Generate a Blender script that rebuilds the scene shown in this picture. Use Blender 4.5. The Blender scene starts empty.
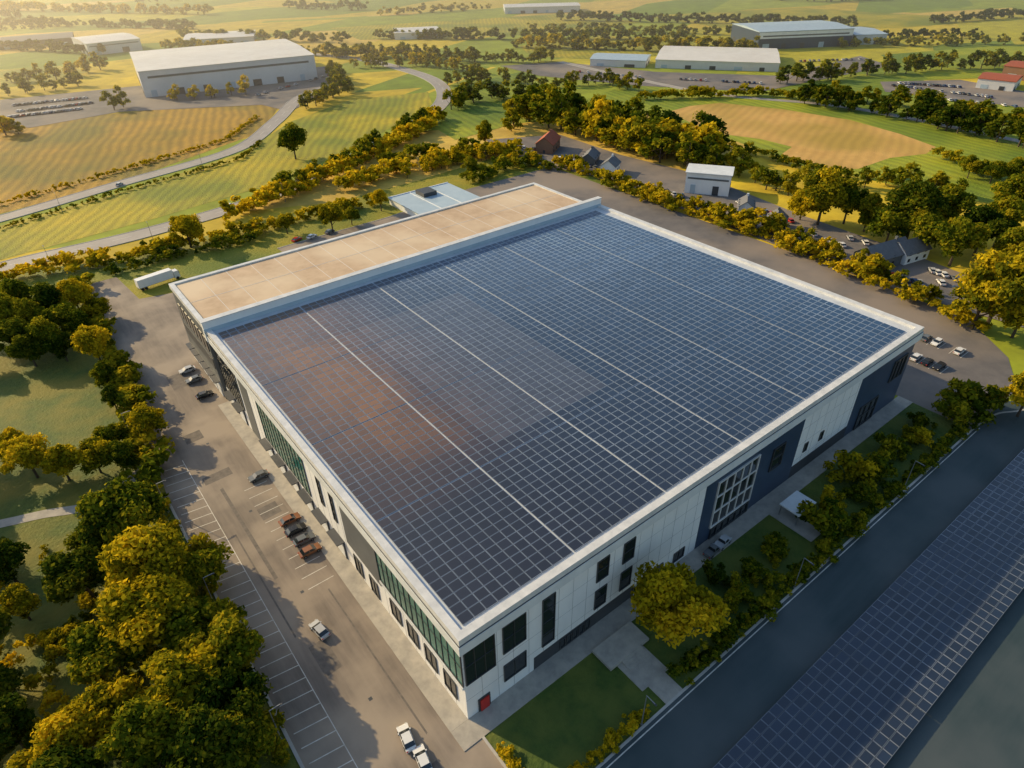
import bpy, math, random
import numpy as np
from mathutils import Vector, Matrix
from mathutils import noise as mn
random.seed(7); rng=np.random.default_rng(7)
sc=bpy.context.scene
# ---------------------------------------------------------------- camera (world X,Y follow the warehouse walls, origin = its near corner)
FPX=665.0
dB=Vector((1050,487,-FPX)).normalized(); dA=Vector((-631,452,-FPX)); dA=(dA-dB*dA.dot(dB)).normalized(); dZ=dB.cross(dA)
ax=Vector((dB.x,dA.x,dZ.x)); ay=Vector((dB.y,dA.y,dZ.y)); az=Vector((dB.z,dA.z,dZ.z))
CAM=Vector((-26.6,-47.5,100))
cam=bpy.data.cameras.new('camera'); co=bpy.data.objects.new('camera',cam); sc.collection.objects.link(co)
co.matrix_world=Matrix(((ax.x,ay.x,az.x,CAM.x),(ax.y,ay.y,az.y,CAM.y),(ax.z,ay.z,az.z,CAM.z),(0,0,0,1)))
cam.sensor_width=36; cam.lens=FPX/1024*36; cam.clip_end=20000; cam.clip_start=1
sc.camera=co
def P(px,py,z=0.0):
    d=ax*(px-512)+ay*(384-py)-az*FPX
    t=(z-CAM.z)/d.z
    return (CAM.x+d.x*t, CAM.y+d.y*t)
# ---------------------------------------------------------------- world / sun
SUN=Vector((-0.40,0.91,0)).normalized(); EL=math.radians(25)
w=bpy.data.worlds.new('World'); sc.world=w; w.use_nodes=True; nt=w.node_tree; nt.nodes.clear()
sk=nt.nodes.new('ShaderNodeTexSky'); sk.sky_type='NISHITA'; sk.sun_disc=False; sk.sun_elevation=EL
sk.sun_rotation=math.atan2(SUN.x,SUN.y); sk.air_density=1.5; sk.dust_density=1.8; sk.ozone_density=2.5
bg=nt.nodes.new('ShaderNodeBackground'); bg.inputs[1].default_value=0.145
ow=nt.nodes.new('ShaderNodeOutputWorld'); nt.links.new(sk.outputs[0],bg.inputs[0]); nt.links.new(bg.outputs[0],ow.inputs[0])
sl=bpy.data.lights.new('sun','SUN'); sl.energy=5.0; sl.angle=math.radians(0.5); sl.color=(1,0.76,0.40)
so=bpy.data.objects.new('sun',sl); sc.collection.objects.link(so)
sd=Vector((SUN.x*math.cos(EL),SUN.y*math.cos(EL),math.sin(EL)))
so.rotation_euler=sd.to_track_quat('Z','Y').to_euler()
sc.view_settings.view_transform='Standard'; sc.view_settings.look='None'; sc.view_settings.exposure=0
# ---------------------------------------------------------------- materials
def mat(name,c1,c2=None,scale=0.3,rough=0.8,metal=0.0,bump=0.0,stripe=None,scale2=None,c3=None,spec=0.5,stretch=None,attr=None):
    m=bpy.data.materials.new(name); m.use_nodes=True; t=m.node_tree; N=t.nodes; L=t.links
    b=N['Principled BSDF']; b.inputs['Roughness'].default_value=rough; b.inputs['Metallic'].default_value=metal
    b.inputs['Specular IOR Level'].default_value=spec
    c2=c2 or tuple(min(1,v*0.8) for v in c1)
    g=N.new('ShaderNodeNewGeometry'); vec=g.outputs['Position']
    if stretch:
        mp=N.new('ShaderNodeMapping'); mp.inputs['Scale'].default_value=stretch; L.new(vec,mp.inputs[0]); vec=mp.outputs[0]
    n=N.new('ShaderNodeTexNoise'); n.inputs['Scale'].default_value=scale; n.inputs['Detail'].default_value=8; n.inputs['Roughness'].default_value=0.65
    L.new(vec,n.inputs['Vector'])
    r=N.new('ShaderNodeValToRGB'); r.color_ramp.elements[0].position=0.32; r.color_ramp.elements[1].position=0.68
    r.color_ramp.elements[0].color=(*c1,1); r.color_ramp.elements[1].color=(*c2,1); L.new(n.outputs[0],r.inputs[0]); col=r.outputs[0]
    if c3:
        n2=N.new('ShaderNodeTexNoise'); n2.inputs['Scale'].default_value=scale2 or scale*0.12; n2.inputs['Detail'].default_value=6; L.new(g.outputs['Position'],n2.inputs['Vector'])
        r2=N.new('ShaderNodeValToRGB'); r2.color_ramp.elements[0].position=0.42; r2.color_ramp.elements[1].position=0.62; L.new(n2.outputs[0],r2.inputs[0])
        mx=N.new('ShaderNodeMix'); mx.data_type='RGBA'; L.new(r2.outputs[0],mx.inputs[0]); L.new(col,mx.inputs[6]); mx.inputs[7].default_value=(*c3,1); col=mx.outputs[2]
    if stripe:
        ang,sc_,amt=stripe
        mp=N.new('ShaderNodeMapping'); mp.inputs['Rotation'].default_value=(0,0,ang); L.new(g.outputs['Position'],mp.inputs[0])
        wv=N.new('ShaderNodeTexWave'); wv.inputs['Scale'].default_value=sc_; wv.inputs['Distortion'].default_value=5; wv.inputs['Detail'].default_value=5; wv.inputs['Detail Scale'].default_value=0.5
        L.new(mp.outputs[0],wv.inputs[0])
        ma=N.new('ShaderNodeMath'); ma.operation='MULTIPLY_ADD'; ma.inputs[1].default_value=amt; ma.inputs[2].default_value=1-amt; L.new(wv.outputs[1],ma.inputs[0])
        vm=N.new('ShaderNodeVectorMath'); vm.operation='SCALE'; L.new(col,vm.inputs[0]); L.new(ma.outputs[0],vm.inputs['Scale']); col=vm.outputs[0]
    L.new(col,b.inputs['Base Color'])
    if bump:
        n3=N.new('ShaderNodeTexNoise'); n3.inputs['Scale'].default_value=1.2; n3.inputs['Detail'].default_value=8; n3.inputs['Roughness'].default_value=.7; L.new(g.outputs['Position'],n3.inputs['Vector'])
        bp=N.new('ShaderNodeBump'); bp.inputs['Strength'].default_value=0.8; bp.inputs['Distance'].default_value=bump; L.new(n3.outputs[0],bp.inputs['Height']); L.new(bp.outputs[0],b.inputs['Normal'])
    return m
def glassmat(name,c,rough=0.08):
    return mat(name,c,tuple(v*0.6 for v in c),scale=0.15,rough=rough,spec=0.9)
M={}
M['asphalt']=mat('asphalt',(0.14,0.115,0.10),(0.26,0.215,0.18),scale=0.45,rough=0.75,c3=(0.34,0.28,0.225),scale2=0.07,stretch=(1,0.10,1))
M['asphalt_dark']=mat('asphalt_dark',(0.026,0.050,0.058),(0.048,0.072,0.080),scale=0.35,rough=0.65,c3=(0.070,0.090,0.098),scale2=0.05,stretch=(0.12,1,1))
M['road']=mat('road_asphalt',(0.32,0.29,0.27),(0.40,0.365,0.33),scale=0.1,rough=0.7)
M['yard']=mat('yard_asphalt',(0.11,0.105,0.11),(0.18,0.165,0.16),scale=0.15,rough=0.8,c3=(0.26,0.215,0.18),scale2=0.03)
M['concrete']=mat('concrete',(0.32,0.30,0.27),(0.48,0.44,0.38),scale=0.5)
M['kerb']=mat('kerb_stone',(0.45,0.43,0.4),(0.52,0.50,0.47),scale=1)
M['paint']=mat('road_paint',(0.78,0.76,0.72),(0.48,0.45,0.40),scale=0.8,rough=0.6)
M['white']=mat('white_cladding',(0.90,0.91,0.92),(0.80,0.81,0.83),scale=0.3,rough=0.45,stretch=(1,1,0.25))
M['fascia']=mat('fascia_metal',(0.78,0.81,0.84),(0.64,0.67,0.70),scale=0.3,rough=0.4)
M['coping']=mat('coping_metal',(0.75,0.75,0.75),(0.55,0.56,0.57),scale=0.5,rough=0.35)
M['membrane']=mat('roof_membrane',(0.62,0.66,0.72),(0.48,0.52,0.58),scale=0.3,rough=0.5)
M['beige']=mat('beige_roof',(0.62,0.46,0.31),(0.48,0.34,0.22),scale=0.25,c3=(0.68,0.54,0.38),scale2=0.05,rough=0.7)
M['navy']=mat('navy_cladding',(0.030,0.055,0.10),(0.04,0.07,0.13),scale=0.3,rough=0.35)
M['charcoal']=mat('charcoal_cladding',(0.045,0.05,0.06),(0.06,0.065,0.075),scale=0.3,rough=0.5)
M['greyclad']=mat('grey_cladding',(0.13,0.14,0.15),(0.10,0.11,0.12),scale=0.3,rough=0.5)
M['teal']=glassmat('teal_glass',(0.04,0.21,0.18))
M['glass']=glassmat('dark_glass',(0.018,0.026,0.034))
M['frame']=mat('window_frame',(0.05,0.055,0.06),rough=0.4)
M['wframe']=mat('white_frame',(0.75,0.75,0.75),rough=0.4)
M['red']=mat('red_paint',(0.6,0.03,0.02),rough=0.4)
M['grass']=mat('lawn_grass',(0.055,0.10,0.010),(0.10,0.15,0.014),scale=0.6,bump=0.4,c3=(0.20,0.18,0.018),scale2=0.08)
M['shadegrass']=mat('shaded_lawn_grass',(0.04,0.085,0.008),(0.08,0.13,0.014),scale=0.8,bump=0.4,c3=(0.12,0.15,0.02),scale2=0.15)  # darker copy of the lawn grass, warehouse shade put into its colour
M['meadow']=mat('meadow_grass',(0.22,0.24,0.012),(0.38,0.30,0.014),scale=0.12,bump=0.6,c3=(0.13,0.18,0.010),scale2=0.03)
M['golden']=mat('golden_field',(0.42,0.24,0.018),(0.56,0.32,0.022),scale=0.09,bump=0.7,stripe=(0.35,0.06,0.32),c3=(0.24,0.19,0.014),scale2=0.018)
M['yellow']=mat('yellow_field',(0.60,0.45,0.012),(0.42,0.37,0.010),scale=0.07,bump=0.7,stripe=(0.6,0.07,0.28),c3=(0.24,0.27,0.010),scale2=0.02)
M['tan']=mat('stubble_field',(0.58,0.33,0.08),(0.70,0.43,0.12),scale=0.1,stripe=(1.2,0.06,0.12),bump=0.5,c3=(0.46,0.30,0.05),scale2=0.025)
M['green']=mat('green_field',(0.26,0.34,0.010),(0.44,0.44,0.012),scale=0.05,stripe=(0.2,0.06,0.25),c3=(0.15,0.23,0.010),scale2=0.014,bump=0.6)
M['brick']=mat('brick_wall',(0.28,0.15,0.09),(0.22,0.12,0.08),scale=2)
M['tile']=mat('roof_tile',(0.42,0.10,0.045),(0.30,0.08,0.04),scale=1)
M['slate']=mat('slate_roof',(0.13,0.135,0.15),(0.17,0.175,0.19),scale=1)
M['shedroof']=mat('shed_roof',(0.80,0.76,0.70),(0.70,0.65,0.58),scale=0.08,rough=0.45)
M['shedwall']=mat('shed_wall',(0.72,0.72,0.72),(0.62,0.62,0.62),scale=0.1,rough=0.6)
M['bluegrey']=mat('bluegrey_roof',(0.36,0.47,0.56),(0.46,0.56,0.64),scale=0.2,rough=0.4)
M['rubber']=mat('tyre_rubber',(0.02,0.02,0.02),rough=0.8)
M['metal']=mat('galvanised_metal',(0.35,0.36,0.37),rough=0.4,metal=0.6)
M['lampglass']=mat('lamp_lens',(0.7,0.68,0.6),rough=0.2)
M['bark']=mat('bark',(0.09,0.065,0.045),(0.06,0.045,0.03),scale=3)
for k,c in dict(c_white=(0.8,0.8,0.8),c_silver=(0.5,0.51,0.53),c_black=(0.02,0.02,0.025),c_blue=(0.05,0.1,0.22),c_red=(0.5,0.03,0.02),c_brown=(0.3,0.13,0.06),c_grey=(0.15,0.16,0.17)).items():
    M[k]=mat(k,c,tuple(v*0.92 for v in c),rough=0.25,spec=0.7)
def panelmat():
    m=bpy.data.materials.new('solar_panel'); m.use_nodes=True; t=m.node_tree; N=t.nodes; L=t.links; b=N['Principled BSDF']
    a=N.new('ShaderNodeAttribute'); a.attribute_name='tint'; L.new(a.outputs['Color'],b.inputs['Base Color'])
    b.inputs['Roughness'].default_value=0.5; b.inputs['Specular IOR Level'].default_value=0.5
    b.inputs['Coat Weight'].default_value=1.0; b.inputs['Coat Roughness'].default_value=0.08; b.inputs['Coat IOR'].default_value=1.5
    return m
M['panel']=panelmat()
def leafmat(name,cols,trans=0.45):
    m=bpy.data.materials.new(name); m.use_nodes=True; t=m.node_tree; N=t.nodes; L=t.links; N.clear()
    a=N.new('ShaderNodeAttribute'); a.attribute_name='shade'; oi=N.new('ShaderNodeObjectInfo')
    ad=N.new('ShaderNodeMath'); ad.operation='MULTIPLY_ADD'; ad.inputs[1].default_value=0.35; L.new(oi.outputs['Random'],ad.inputs[0]); L.new(a.outputs['Fac'],ad.inputs[2])
    r=N.new('ShaderNodeValToRGB'); e=r.color_ramp.elements
    e[0].position=0.1; e[0].color=(*cols[0],1); e[1].position=1.0; e[1].color=(*cols[2],1); x=e.new(0.5); x.color=(*cols[1],1)
    L.new(ad.outputs[0],r.inputs[0])
    d=N.new('ShaderNodeBsdfDiffuse'); tr=N.new('ShaderNodeBsdfTranslucent'); L.new(r.outputs[0],d.inputs[0]); L.new(r.outputs[0],tr.inputs[0])
    mx=N.new('ShaderNodeMixShader'); mx.inputs[0].default_value=trans; L.new(d.outputs[0],mx.inputs[1]); L.new(tr.outputs[0],mx.inputs[2])
    o=N.new('ShaderNodeOutputMaterial'); L.new(mx.outputs[0],o.inputs[0]); return m
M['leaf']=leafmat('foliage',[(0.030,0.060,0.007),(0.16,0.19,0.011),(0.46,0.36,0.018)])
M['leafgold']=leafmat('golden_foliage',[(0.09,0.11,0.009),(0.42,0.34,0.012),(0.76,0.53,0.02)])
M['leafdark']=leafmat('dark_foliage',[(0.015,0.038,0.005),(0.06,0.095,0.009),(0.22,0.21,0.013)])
# ---------------------------------------------------------------- mesh builder
class MB:
    def __init__(s): s.v=[]; s.f=[]; s.m=[]; s.mats=[]
    def mi(s,k):
        if k not in s.mats: s.mats.append(k)
        return s.mats.index(k)
    def face(s,pts,k):
        b=len(s.v); s.v+= [tuple(p) for p in pts]; s.f.append(list(range(b,b+len(pts)))); s.m.append(s.mi(k)); return s
    def hexa(s,p,k):
        b=len(s.v); s.v+=[tuple(q) for q in p]
        for f in ((3,2,1,0),(4,5,6,7),(0,1,5,4),(1,2,6,5),(2,3,7,6),(3,0,4,7)): s.f.append([b+i for i in f]); s.m.append(s.mi(k))
        return s
    def box(s,x0,y0,z0,x1,y1,z1,k):
        x0,x1=min(x0,x1),max(x0,x1); y0,y1=min(y0,y1),max(y0,y1)
        return s.hexa([(x0,y0,z0),(x1,y0,z0),(x1,y1,z0),(x0,y1,z0),(x0,y0,z1),(x1,y0,z1),(x1,y1,z1),(x0,y1,z1)],k)
    def prism(s,poly,z0,z1,k):
        n=len(poly); b=len(s.v); s.v+=[(x,y,z0) for x,y in poly]+[(x,y,z1) for x,y in poly]
        s.f.append([b+i for i in range(n)][::-1]); s.m.append(s.mi(k)); s.f.append([b+n+i for i in range(n)]); s.m.append(s.mi(k))
        for i in range(n):
            j=(i+1)%n; s.f.append([b+i,b+j,b+n+j,b+n+i]); s.m.append(s.mi(k))
        return s
    def cyl(s,c,r,h,axis,k,n=12,r2=None):
        r2=r if r2 is None else r2; b=len(s.v); c=Vector(c)
        A=Vector((1,0,0)) if axis=='x' else Vector((0,1,0)) if axis=='y' else Vector((0,0,1))
        U=Vector((0,0,1)) if axis!='z' else Vector((1,0,0)); W=A.cross(U)
        for q,rr in ((0,r),(1,r2)):
            for i in range(n):
                t=2*math.pi*i/n; s.v.append(tuple(c+A*h*q+U*rr*math.cos(t)+W*rr*math.sin(t)))
        s.f.append([b+i for i in range(n)][::-1]); s.f.append([b+n+i for i in range(n)]); s.m+=[s.mi(k)]*2
        for i in range(n):
            j=(i+1)%n; s.f.append([b+i,b+j,b+n+j,b+n+i]); s.m.append(s.mi(k))
        return s
    def mesh(s,name):
        me=bpy.data.meshes.new(name); me.from_pydata(s.v,[],s.f)
        for k in s.mats: me.materials.append(M[k])
        me.polygons.foreach_set('material_index',s.m); me.update(); return me
    def obj(s,name,parent=None,loc=None,rot=0):
        return place(s.mesh(name),name,parent,loc,rot)
def place(me,name,parent=None,loc=None,rot=0,scale=1):
    o=bpy.data.objects.new(name,me); sc.collection.objects.link(o)
    if loc: o.location=loc
    o.rotation_euler=(0,0,rot)
    if scale!=1: o.scale=(scale,)*3
    if parent: o.parent=parent
    return o
def empty(name,loc=(0,0,0),rot=0):
    o=bpy.data.objects.new(name,None); o.empty_display_size=1; sc.collection.objects.link(o); o.location=loc; o.rotation_euler=(0,0,rot); return o
def sheet(name,poly,z,k):
    from mathutils.geometry import tessellate_polygon
    tri=tessellate_polygon([[Vector((x,y,0)) for x,y in poly]])
    me=bpy.data.meshes.new(name); me.from_pydata([(x,y,z) for x,y in poly],[],[list(t) for t in tri]); me.materials.append(M[k]); me.update()
    for p in me.polygons:
        if p.normal.z<0: p.flip()
    return place(me,name)
def smooth(pts,n=8):
    out=[]; q=[pts[0]]+list(pts)+[pts[-1]]
    for i in range(1,len(q)-2):
        p0,p1,p2,p3=[np.array(v,float) for v in q[i-1:i+3]]
        for j in range(n):
            t=j/n; out.append(tuple(0.5*((2*p1)+(-p0+p2)*t+(2*p0-5*p1+4*p2-p3)*t*t+(-p0+3*p1-3*p2+p3)*t**3)))
    out.append(tuple(pts[-1])); return out
def offs(pts,d):
    o=[]
    for i,p in enumerate(pts):
        a=np.array(pts[max(0,i-1)]); b=np.array(pts[min(len(pts)-1,i+1)]); t=(b-a)/max(1e-6,np.linalg.norm(b-a)); o.append((p[0]-t[1]*d,p[1]+t[0]*d))
    return o
def ribbon(name,pts,wd,z,k,kerb=True,line=True,sm=True):
    if sm: pts=smooth(pts)
    b=MB(); L=offs(pts,wd/2); R=offs(pts,-wd/2)
    for i in range(len(pts)-1): b.face([(*R[i],z),(*R[i+1],z),(*L[i+1],z),(*L[i],z)],k)
    if kerb:
        for s in (1,-1):
            A=offs(pts,s*wd/2); B=offs(pts,s*(wd/2+0.3))
            for i in range(len(pts)-1):
                q=[A[i],A[i+1],B[i+1],B[i]]
                if s<0: q=q[::-1]
                b.hexa([(x,y,0) for x,y in q]+[(x,y,z+0.11) for x,y in q],'kerb')
    if line:
        A=offs(pts,0.12); B=offs(pts,-0.12)
        for i in range(0,len(pts)-1,2): b.face([(*B[i],z+0.015),(*B[i+1],z+0.015),(*A[i+1],z+0.015),(*A[i],z+0.015)],'paint')
    return b.obj(name)
PP=lambda L:[P(*p) for p in L]
# ---------------------------------------------------------------- ground
def groundmat():
    m=bpy.data.materials.new('ground_fields'); m.use_nodes=True; t=m.node_tree; N=t.nodes; L=t.links; b=N['Principled BSDF']; b.inputs['Roughness'].default_value=0.9
    g=N.new('ShaderNodeNewGeometry'); mp=N.new('ShaderNodeMapping'); mp.inputs['Rotation'].default_value=(0,0,0.75); mp.inputs['Scale'].default_value=(0.0042,0.009,0); L.new(g.outputs['Position'],mp.inputs[0])
    v=N.new('ShaderNodeTexVoronoi'); v.distance='CHEBYCHEV'; v.inputs['Scale'].default_value=1; v.inputs['Randomness'].default_value=0.8; L.new(mp.outputs[0],v.inputs['Vector'])
    s=N.new('ShaderNodeSeparateColor'); L.new(v.outputs['Color'],s.inputs[0])
    r=N.new('ShaderNodeValToRGB'); r.color_ramp.interpolation='CONSTANT'; e=r.color_ramp.elements
    cols=[(0.26,0.31,0.015),(0.46,0.40,0.015),(0.60,0.44,0.02),(0.30,0.34,0.015),(0.54,0.39,0.02),(0.18,0.25,0.012),(0.62,0.42,0.07)]
    e[0].position=0; e[0].color=(*cols[0],1); e[1].position=0.15; e[1].color=(*cols[1],1)
    for i,c in enumerate(cols[2:]): x=e.new(0.3+0.14*i); x.color=(*c,1)
    L.new(s.outputs[0],r.inputs[0])
    n=N.new('ShaderNodeTexNoise'); n.inputs['Scale'].default_value=0.05; n.inputs['Detail'].default_value=10; n.inputs['Roughness'].default_value=0.7; L.new(g.outputs['Position'],n.inputs['Vector'])
    ma=N.new('ShaderNodeMath'); ma.operation='MULTIPLY_ADD'; ma.inputs[1].default_value=1.6; ma.inputs[2].default_value=0.15; L.new(n.outputs[0],ma.inputs[0])
    vm=N.new('ShaderNodeVectorMath'); vm.operation='SCALE'; L.new(r.outputs[0],vm.inputs[0]); L.new(ma.outputs[0],vm.inputs['Scale']); L.new(vm.outputs[0],b.inputs['Base Color']); return m
M['ground']=groundmat()
sheet('ground',[(-7000,-7000),(9000,-7000),(9000,9000),(-7000,9000)],0,'ground')
sheet('meadow',PP([(-250,300),(100,262),(250,225),(420,180),(520,150),(560,160),(640,200),(520,230),(100,330),(-250,380)]),0.02,'meadow')
sheet('lawn',[(-160,-140),(-20,-140),(-20,200),(-160,200)],0.024,'grass')
FL=[('golden_field',[(-80,135),(0,126),(130,112),(250,100),(278,108),(262,132),(150,172),(60,198),(0,214),(-80,235)],'golden'),
('yellow_field',[(-60,240),(0,226),(130,190),(245,152),(290,122),(350,100),(428,92),(432,104),(370,140),(280,182),(150,220),(0,260),(-60,275)],'yellow'),
('green_field',[(585,100),(640,80),(760,72),(900,75),(1060,112),(1060,215),(940,195),(800,165),(700,128),(640,112)],'green'),
('stubble_field',[(668,112),(690,106),(720,103),(780,109),(850,120),(900,134),(936,147),(926,154),(890,158),(858,169),(825,171),(805,163),(782,154),(792,147),(760,139),(712,133)],'tan'),
('yellow_field',[(440,90),(520,72),(560,80),(545,105),(500,128),(455,140),(430,125)],'green'),
('yellow_field',[(330,28),(560,14),(640,22),(560,34),(360,40)],'yellow'),
('yellow_field',[(520,46),(600,36),(760,40),(740,50),(600,60),(530,56)],'yellow'),
('green_field',[(880,55),(1080,40),(1080,75),(930,80)],'green'),
('yellow_field',[(640,16),(800,8),(1000,20),(900,28),(740,30)],'yellow'),
('yellow_field',[(0,70),(60,66),(90,72),(40,84),(0,88)],'yellow')]
for i,(n,p,k) in enumerate(FL): sheet(n,PP(p),0.03+0.012*i,k)
# ---------------------------------------------------------------- roads & paving near the building
sheet('car_park',[(-22.5,-140),(-0.01,-140),(-0.01,134),(80,134),(80,160),(-4,182),(-6,205),(-15,205),(-17,150),(-22.5,80)],0.05,'asphalt')
b=MB(); b.box(-23,-140,0,-22.5,80,0.16,'kerb'); b.obj('kerb')
b=MB(); b.box(-3.2,0,0,-0.02,106,0.16,'concrete'); b.box(-3.2,-3.6,0,132,-0.02,0.16,'concrete'); b.obj('pavement')
b=MB()
for i in range(34):
    y=-2+i*2.75; b.face([(-21.8,y,0.058),(-16.6,y-0.7,0.058),(-16.6,y-0.54,0.058),(-21.8,y+0.16,0.058)],'paint')
b.box(-16.6,-3,0.05,-16.47,90,0.058,'paint')
for i in range(12):
    y=38+i*3.0; b.face([(-9.0,y,0.058),(-4,y,0.058),(-4,y+0.14,0.058),(-9,y+0.14,0.058)],'paint')
b.obj('parking_bay_markings')
M['patch']=mat('asphalt_patch',(0.11,0.095,0.09),(0.19,0.165,0.145),scale=0.8)
b=MB()
for x0,y0,x1,y1 in ((-14,20,-11,27),(-9,60,-5,64),(-15,78,-9,81),(-12,-6,-7,-2),(-13,44,-12.3,75),(-10,120,-4,128),(-14,95,-10,99),(-6.2,2,-5.9,36),(-15,30,-14.7,60)): b.face([(x0,y0,.054),(x1,y0+.2,.054),(x1,y1,.054),(x0,y1-.2,.054)],'patch')
for y in (12,38,64,92): b.box(-10.4,y,.05,-9.8,y+.6,.056,'charcoal')
b.obj('road_repairs')
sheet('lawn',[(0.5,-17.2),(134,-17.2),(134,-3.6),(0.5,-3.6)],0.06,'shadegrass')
b=MB(); b.box(0.0,-17.6,0,134,-17.2,0.18,'kerb'); b.box(0,-17.2,0,0.4,-3.61,0.18,'kerb'); b.obj('kerb')
sheet('service_road',[(0,-140),(420,-140),(420,-40),(300,-36),(165,-30),(150,-17.6),(0,-17.6)],0.045,'asphalt_dark')
sheet('rear_service_road',[(132,-17.4),(158,-17.4),(172,-10),(186,6),(189,60),(190,200),(132,200)],0.062,'yard')
ribbon('kerb_line',[(134,-17.4),(143,-18.5),(150,-22),(165,-26),(200,-28),(300,-30)],0.5,0.06,'kerb',kerb=False,line=False)
b=MB(); b.box(0,-18.3,0.045,134,-18.12,0.055,'paint')
for i in range(14): b.box(150,-2+i*3,.062,155,-1.86+i*3,.068,'paint'); b.box(162,-2+i*3,.062,167,-1.86+i*3,.068,'paint')
b.obj('road_edge_line')
b=MB()
b.box(24,-13.5,0.06,30,-3.6,0.2,'concrete'); b.box(22.5,-8,0.2,31.5,-3.62,0.75,'concrete')
for i in range(4): b.box(25,-8-0.5*(i+1),0.19,29.5,-8-0.5*i-0.003,0.75-0.11*(i+1),'concrete')
b.box(25.3,-17.2,0.06,29.2,-13.503,0.19,'concrete'); b.obj('entrance_steps')
b=MB(); b.box(72,-13,0.06,76,-3.6,0.2,'concrete'); b.obj('footpath')
b=MB(); b.box(73,-9,3.0,79,-4.6,3.3,'fascia'); 
for x in (73.3,78.5):
    for y in (-8.7,-5): b.box(x,y,.06,x+.2,y+.2,3.0,'metal')
b.obj('entrance_canopy')
# ---------------------------------------------------------------- main warehouse
H=21.0; LX=129.4; LY=105.8
wh=empty('solar_warehouse')
b=MB(); b.box(0,0,0,LX,LY,H-1.2,'white'); b.obj('walls',wh)
b=MB()
for (x0,y0,x1,y1) in ((-0.5,-0.5,LX+0.5,0.75),(-0.5,0.75,0.75,LY),(LX-1.0,0.75,LX+0.5,LY)): b.box(x0,y0,H-1.2,x1,y1,H,'coping')
b.box(-0.7,-0.7,H-3.2,LX+0.7,-0.02,H-1.3,'fascia'); b.box(-0.7,-0.02,H-3.2,-0.02,LY,H-1.3,'fascia'); b.box(LX+0.02,-0.02,H-3.2,LX+0.7,LY,H-1.3,'fascia')
b.box(-0.62,-0.62,H-1.3,LX+0.62,-0.02,H-1.2,'charcoal'); b.box(-0.62,-0.02,H-1.3,-0.02,LY,H-1.2,'charcoal')
b.obj('parapet',wh)
b=MB(); b.box(0.75,0.75,H-1.2,LX-1.0,LY,H-0.62,'membrane'); b.obj('roof_deck',wh)
def solar(name,x0,y0,x1,y1,z,px,py,gap,ax_x,ax_y,tintf,parent=None,fw=0.06,fc=(0.24,0.30,0.40),aisle=.3):
    xs=[];x=x0;i=0
    while x+px<x1:
        xs.append(x); x+=px; i+=1
        if i%ax_x==0: x+=aisle
    ys=[];y=y0;i=0
    while y+py<y1:
        ys.append(y); y+=py; i+=1
        if i%ax_y==0: y+=aisle
    V=[];T=[]
    for ix,x in enumerate(xs):
        for iy,y in enumerate(ys):
            a,c=x+gap/2,x+px-gap/2; d,e=y+gap/2,y+py-gap/2; zz=z+random.uniform(-.006,.006); t=random.uniform(-.010,.010); t2=random.uniform(-.009,.009)
            top=[(a,d,zz),(c,d,zz+t),(c,e,zz+t+t2),(a,e,zz+t2)]
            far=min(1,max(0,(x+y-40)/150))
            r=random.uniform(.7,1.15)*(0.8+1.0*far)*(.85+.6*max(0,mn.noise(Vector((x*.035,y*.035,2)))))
            V.append(top); T.append(tuple(min(.75,q*r) for q in fc)); f=fw*(1+.35*far)
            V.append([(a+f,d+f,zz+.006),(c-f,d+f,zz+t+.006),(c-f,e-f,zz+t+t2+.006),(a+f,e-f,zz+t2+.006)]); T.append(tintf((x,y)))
            lo=[(p[0],p[1],p[2]-0.12) for p in top]
            for q in range(4):
                V.append([lo[q],lo[(q+1)%4],top[(q+1)%4],top[q]]); T.append(fc)
    V=np.array(V).reshape(-1,3); n=len(V)//4
    me=bpy.data.meshes.new(name); me.vertices.add(4*n); me.vertices.foreach_set('co',V.ravel()); me.loops.add(4*n); me.loops.foreach_set('vertex_index',np.arange(4*n)); me.polygons.add(n); me.polygons.foreach_set('loop_start',np.arange(0,4*n,4)); me.update(calc_edges=True)
    a=me.attributes.new('tint','FLOAT_COLOR','FACE'); C=np.ones((n,4)); C[:,:3]=np.array(T); a.data.foreach_set('color',C.ravel().astype(np.float32))
    me.materials.append(M['panel']); return place(me,name,parent)
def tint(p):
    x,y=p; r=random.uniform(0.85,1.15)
    base=np.array((0.008,0.011,0.026)); far=min(1,max(0,(x-5)/115+ (y-50)/260)); base=base*(1-far)+np.array((0.014,0.055,0.14))*far  # far panels turn bluer: sky reflection put into the base colour
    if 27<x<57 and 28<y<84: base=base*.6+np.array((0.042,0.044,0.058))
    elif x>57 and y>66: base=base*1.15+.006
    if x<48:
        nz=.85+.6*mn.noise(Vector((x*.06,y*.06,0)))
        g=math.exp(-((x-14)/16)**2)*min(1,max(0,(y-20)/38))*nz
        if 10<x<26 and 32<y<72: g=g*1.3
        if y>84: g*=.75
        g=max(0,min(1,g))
        base=base*(1-g)+np.array((0.20,0.088,0.024))*g  # brown is the warm sun sheen, painted into the panel colour
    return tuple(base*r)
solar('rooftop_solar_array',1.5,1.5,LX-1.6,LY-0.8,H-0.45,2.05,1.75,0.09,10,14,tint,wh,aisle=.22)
fac=MB()
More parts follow.
